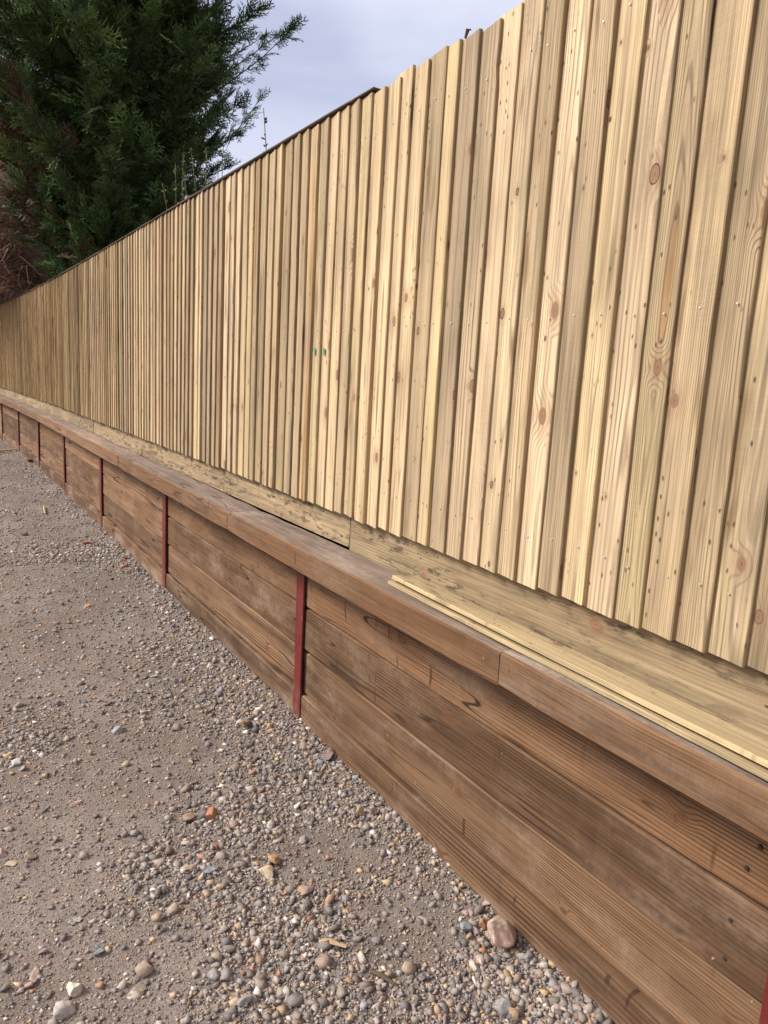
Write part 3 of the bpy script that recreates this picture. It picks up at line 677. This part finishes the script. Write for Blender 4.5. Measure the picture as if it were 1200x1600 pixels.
def place(temps, P, D, S, rr, roll):
    """instances of the templates merged: P origins, D directions, S sizes"""
    n = len(P); pick = rr.integers(0, len(temps), n); out = []; tips = []; ids = []
    D = D/np.linalg.norm(D, axis=1)[:, None]
    up = np.tile([0, 0, 1.], (n, 1)); s = np.cross(up, D); s /= np.linalg.norm(s, axis=1)[:, None]+1e-9; u = np.cross(D, s)
    c, q = np.cos(roll)[:, None], np.sin(roll)[:, None]; s2 = s*c+u*q; u2 = -s*q+u*c
    for k, (tr, tp) in enumerate(temps):
        m = np.where(pick == k)[0]
        B = np.stack([D[m], s2[m], u2[m]], 1)*S[m][:, None, None]
        V = np.einsum('tvj,njk->ntvk', tr, B)+P[m][:, None, None, :]
        out.append(V.reshape(-1, 3, 3)); tips.append(np.tile(tp, (len(m), 1, 1)).reshape(-1, 3)); ids.append(np.repeat(m, len(tr)))
    return np.concatenate(out), np.concatenate(tips), np.concatenate(ids)
def tube(bm, pts, rads, n=6):
    rings = []
    for i, p in enumerate(pts):
        p = Vector(p); d = (Vector(pts[min(i+1, len(pts)-1)])-Vector(pts[max(i-1, 0)])).normalized()
        s_ = d.orthogonal().normalized(); u_ = d.cross(s_)
        rings.append([bm.verts.new(p+(s_*math.cos(6.2832*k/n)+u_*math.sin(6.2832*k/n))*rads[i]) for k in range(n)])
    for a, b in zip(rings, rings[1:]):
        for j in range(n): bm.faces.new((a[j], a[(j+1) % n], b[(j+1) % n], b[j]))
    bm.faces.new(rings[-1])
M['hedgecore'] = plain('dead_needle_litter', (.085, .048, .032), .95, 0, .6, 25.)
sprays = [spray(i) for i in range(8)]
def conifer(loc, H, zlo, radius, nl, seed, label, base, tipc, name='cypress_tree', per=60, brown=None):
    rr = np.random.default_rng(seed); root = tag(empty(name, loc), label, 'tree', None)
    bm = bmesh.new(); tube(bm, [(0.02*math.sin(z*2), .03*math.cos(z*1.7), z) for z in np.linspace(-.2, H*.95, 12)], list(np.linspace(.17, .02, 12)), 9)
    link('trunk', bm_mesh(bm, 'trunk', [M['bark']], True), root)
    bm = bmesh.new(); P = []; D = []; S = []; K = []
    for i in range(nl):
        z0 = zlo-1.0+(H-zlo+.6)*(i+rr.random())/nl; az = i*2.39996+rr.normal(0, .3)
        el = rr.uniform(.25, .75); zt_ = z0+.9
        R = radius(zt_)*rr.choice([.72, .85, 1.0, 1.0, 1.1, 1.22]); 
        if math.cos(az) < -.2 and zt_ > 3.4: R *= 1.25
        if math.cos(az) > .2: R = min(R*.88, radius(zt_))
        if R < .12: continue
        pts = []; 
        for k in range(7):
            t = k/6; pts.append(np.array([math.cos(az)*R*t, math.sin(az)*R*t, z0+R*t*math.tan(el)*(.35+.65*t)]) + np.array([0, 0, rr.normal(0, .02)]))
        tube(bm, pts, [.030*(1-.9*k/6)*min(1, R/1.5)+.003 for k in range(7)], 5)
        pts = np.array(pts); nsp = int(per*(.4+.6*R/2.2))
        t = 1-(1-.12)*rr.random(nsp)**.95; t[:3] = 1.0
        ii = np.clip((t*6).astype(int), 0, 5); fr = (t*6-ii)[:, None]
        p = pts[ii]*(1-fr)+pts[ii+1]*fr; d = pts[ii+1]-pts[ii]; d /= np.linalg.norm(d, axis=1)[:, None]
        p = p+rr.normal(0, .12, (nsp, 3))*(1.1-t)[:, None]
        ax = rr.normal(0, .62, (nsp, 3)); ax[:3] *= .25; dd = d+ax+np.array([0, 0, .18])
        P.append(p); D.append(dd); S.append(rr.uniform(.24, .50, nsp)); K.append(np.full(nsp, rr.uniform(.7, 1.3)))
    tag(link('limbs', bm_mesh(bm, 'limbs', [M['bark']], True), root), kind='stuff')
    P, D, S, K = map(np.concatenate, (P, D, S, K))
    W_ = P+np.array(loc); kp = ~((W_[:, 2] < 2.95) & (W_[:, 0] < .42)); P, D, S, K = P[kp], D[kp], S[kp], K[kp]
    V, tp, ids = place(sprays, P, D, S, rr, rr.uniform(-1.2, 1.2, len(P)))
    sb = (rr.uniform(.65, 1.35, len(P))*K)[ids][:, None, None]
    w_ = np.clip(tp*rr.uniform(.2, 1.1, len(P))[ids][:, None], 0, 1)[..., None]
    C = (np.array(base)*(1-w_)+np.array(tipc)*w_)*sb
    if brown is not None:
        bmask = brown(P+np.array(loc), rr)[ids][:, None, None]; C = C*(1-bmask)+np.array([.085, .045, .022])*sb*bmask
    n = len(V); print('tris', name, n)
    link('crown', mesh_np('crown', V.reshape(-1, 3), np.arange(n*3).reshape(-1, 3), M['foliage'], False, C.reshape(-1, 3)), root)
    return root
def rad_main(z):                              # height above the bank
    zz = [0.8, 1.6, 2.4, 3.2, 4.0, 4.8, 5.6, 6.6, 8.0, 9.5, 10.5]; rr_ = [.50, .85, 1.0, 1.1, 1.35, 1.7, 2.0, 2.05, 1.7, .9, .1]
    return float(np.interp(z, zz, rr_))
def brown_main(P, rr): return ((P[:, 2] < 4.9-.6*(P[:, 0]+.2)) & (P[:, 0] < .7)).astype(float)*(rr.random(len(P)) < .6)*(P[:, 0]+rr.normal(0, .25, len(P)) < .25)
conifer((1.15, 12.0, .85), 10.3, 1.0, rad_main, 330, 5, 'large dark green cypress tree rising behind the left half of the fence', (.032, .060, .018), (.17, .25, .065), brown=brown_main)
# the dead brown conifer hedge further left
def dead_hedge():
    rr = np.random.default_rng(9); root = tag(empty('dead_hedge', (.9, 16.3, .85)), 'mass of dead brown conifer twigs behind the far left end of the fence', 'hedge')
    def shell(n, inn=0.):
        # rounded bank of twigs, x 0..5, y 12.6..19, height 4.6
        u = rr.random(n)*2*np.pi; v = np.arccos(1-rr.random(n)); k = 1-inn*rr.random(n)
        d = np.stack([np.cos(u)*np.sin(v), np.sin(u)*np.sin(v), np.cos(v)], -1)
        sg = np.sign(d)*np.abs(d)**.75
        q = sg*np.array([1.95, 3.5, 5.2])*k[:, None]*(1+.10*np.sin(d[:, :1]*9+d[:, 1:2]*7))
        lim = np.where(q[:, 2] < 1.74, .40, -1.0)+np.array([curve_x(v+16.3) for v in q[:, 1]]) - .9
        q[:, 0] = np.where(q[:, 0] < lim, lim+rr.random(n)*.15, q[:, 0]); return q, d
    n = 60000; p, d = shell(n, .2)
    fl = np.stack([d[:, 1]*.8, -d[:, 0]*.8, np.full(n, -.5)], -1)+rr.normal(0, .55, (n, 3))+d*.35
    fl /= np.linalg.norm(fl, axis=1)[:, None]; L = rr.uniform(.12, .55, n)[:, None]; wd = rr.uniform(.003, .009, n)[:, None]
    sd_ = np.cross(fl, rr.normal(size=(n, 3))); sd_ /= np.linalg.norm(sd_, axis=1)[:, None]
    mid = p+fl*L*.5+rr.normal(0, .03, (n, 3)); end = p+fl*L+np.array([0, 0, -.08])*L
    V = np.stack([p-sd_*wd, p+sd_*wd, mid+sd_*wd*.8, mid-sd_*wd*.8, end], 1)
    F = np.array([[0, 1, 2], [0, 2, 3], [3, 2, 4]])[None]+(np.arange(n)*5)[:, None, None]
    c = np.array([.175, .095, .060])*rr.uniform(.35, 1.7, (n, 1))*np.where(rr.random((n, 1)) < .04, 1.9, 1); C = np.repeat(c, 5, 0)
    link('twigs', mesh_np('twigs', V.reshape(-1, 3), F.reshape(-1, 3), M['foliage'], False, C), root)
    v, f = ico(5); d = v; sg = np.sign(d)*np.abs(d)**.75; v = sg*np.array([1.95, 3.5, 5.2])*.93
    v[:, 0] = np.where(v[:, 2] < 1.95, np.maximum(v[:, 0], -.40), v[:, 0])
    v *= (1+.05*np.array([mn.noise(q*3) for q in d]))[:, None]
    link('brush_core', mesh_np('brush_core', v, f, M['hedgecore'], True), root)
    bm = bmesh.new()
    for i in range(40):
        q, dd = shell(1, .1); q = q[0]
        if q[0] < -.2: continue
        tube(bm, [q*.3+np.array([0, 0, -.4]), q*.7+rr.normal(0, .1, 3), q*1.03+rr.normal(0, .1, 3)], [.04, .025, .008], 5)
    link('branches', bm_mesh(bm, 'branches', [M['bark']], True), root)
dead_hedge()
conifer((2.9, 18.6, .85), 11.5, 1.0, lambda z: rad_main(z)*1.75+.2, 150, 15, 'second dark green cypress further back beyond the dead brown hedge', (.028, .050, .017), (.12, .18, .05), per=44)
# thin shrubs looking over the fence
M['stem'] = plain('shrub_stem', (.10, .085, .045), .8, 0, .3, 40.)
def shrub(loc, stems, seed, label, leafc=(.10, .125, .045), dense=1.0):
    rr = np.random.default_rng(seed); root = tag(empty('young_shrub', loc), label, 'shrub', 'shrubs peeping over the fence'); bm = bmesh.new(); V = []; C = []
    for (dx, dy, top) in stems:
        n = 9; pts = [np.array([dx*t**1.3, dy*t**1.3, top*t])+rr.normal(0, .012, 3)*(t > 0) for t in np.linspace(0, 1, n)]
        tube(bm, pts, list(np.linspace(.008, .0022, n)), 5)
        for k in range(int(46*dense)):
            t = rr.uniform(.3, 1); i = min(int(t*(n-1)), n-2); f = t*(n-1)-i; p = pts[i]*(1-f)+pts[i+1]*f
            d = rr.normal(size=3); d[2] = abs(d[2])+.3; d /= np.linalg.norm(d); s_ = np.cross(d, rr.normal(size=3)); s_ /= np.linalg.norm(s_); l = rr.uniform(.018, .034); w_ = l*.32
            V += [p, p+d*l*.5+s_*w_, p+d*l, p+d*l*.5-s_*w_]; C += [np.array(leafc)*rr.uniform(.5, 1.5)]*4
    link('stems', bm_mesh(bm, 'stems', [M['stem']], True), root)
    link('leaves', mesh_np('leaves', np.array(V), np.arange(len(V)).reshape(-1, 4), M['foliage'], False, np.array(C)), root)
rs = np.random.default_rng(3)
shrub((.42, 5.5, .84), [(-.22, .1, 2.14), (-.15, .05, 2.20), (-.08, .12, 2.28), (-.02, 0, 2.22), (.05, .1, 2.30), (.14, 0, 2.36), (.20, -.1, 2.14), (.02, -.2, 2.1), (-.20, -.1, 2.06), (-.25, .2, 2.02), (-.1, .2, 2.05), (.3, 0, 2.10), (.38, .1, 2.12)], 4,
      'leggy green shrub with several thin upright shoots above the fence beside the cypress', dense=1.6)
shrub((.42, 4.0, .84), [(-.12, .12, 2.13), (.05, .0, 1.75), (-.02, -.1, 1.7)], 6, 'single thin leaning sprig poking above the middle of the fence')
o = link('stake', timber('stake', .045, .045, 1.82, [M['greywood']], .006, 1, .001, seed=3), None, (.13, 5.02, .84)); tag(o, 'grey stake top just showing behind the fence below the cypress', 'stake')
# dark splinter caught on the fence top
stick('leaf_scrap', 'small dark curled scrap caught on top of the bare board ends', [(-.012, 1.862, 2.507), (-.012, 1.852, 2.528), (-.014, 1.838, 2.522)], .007, M['twig'], 'scrap', .5)
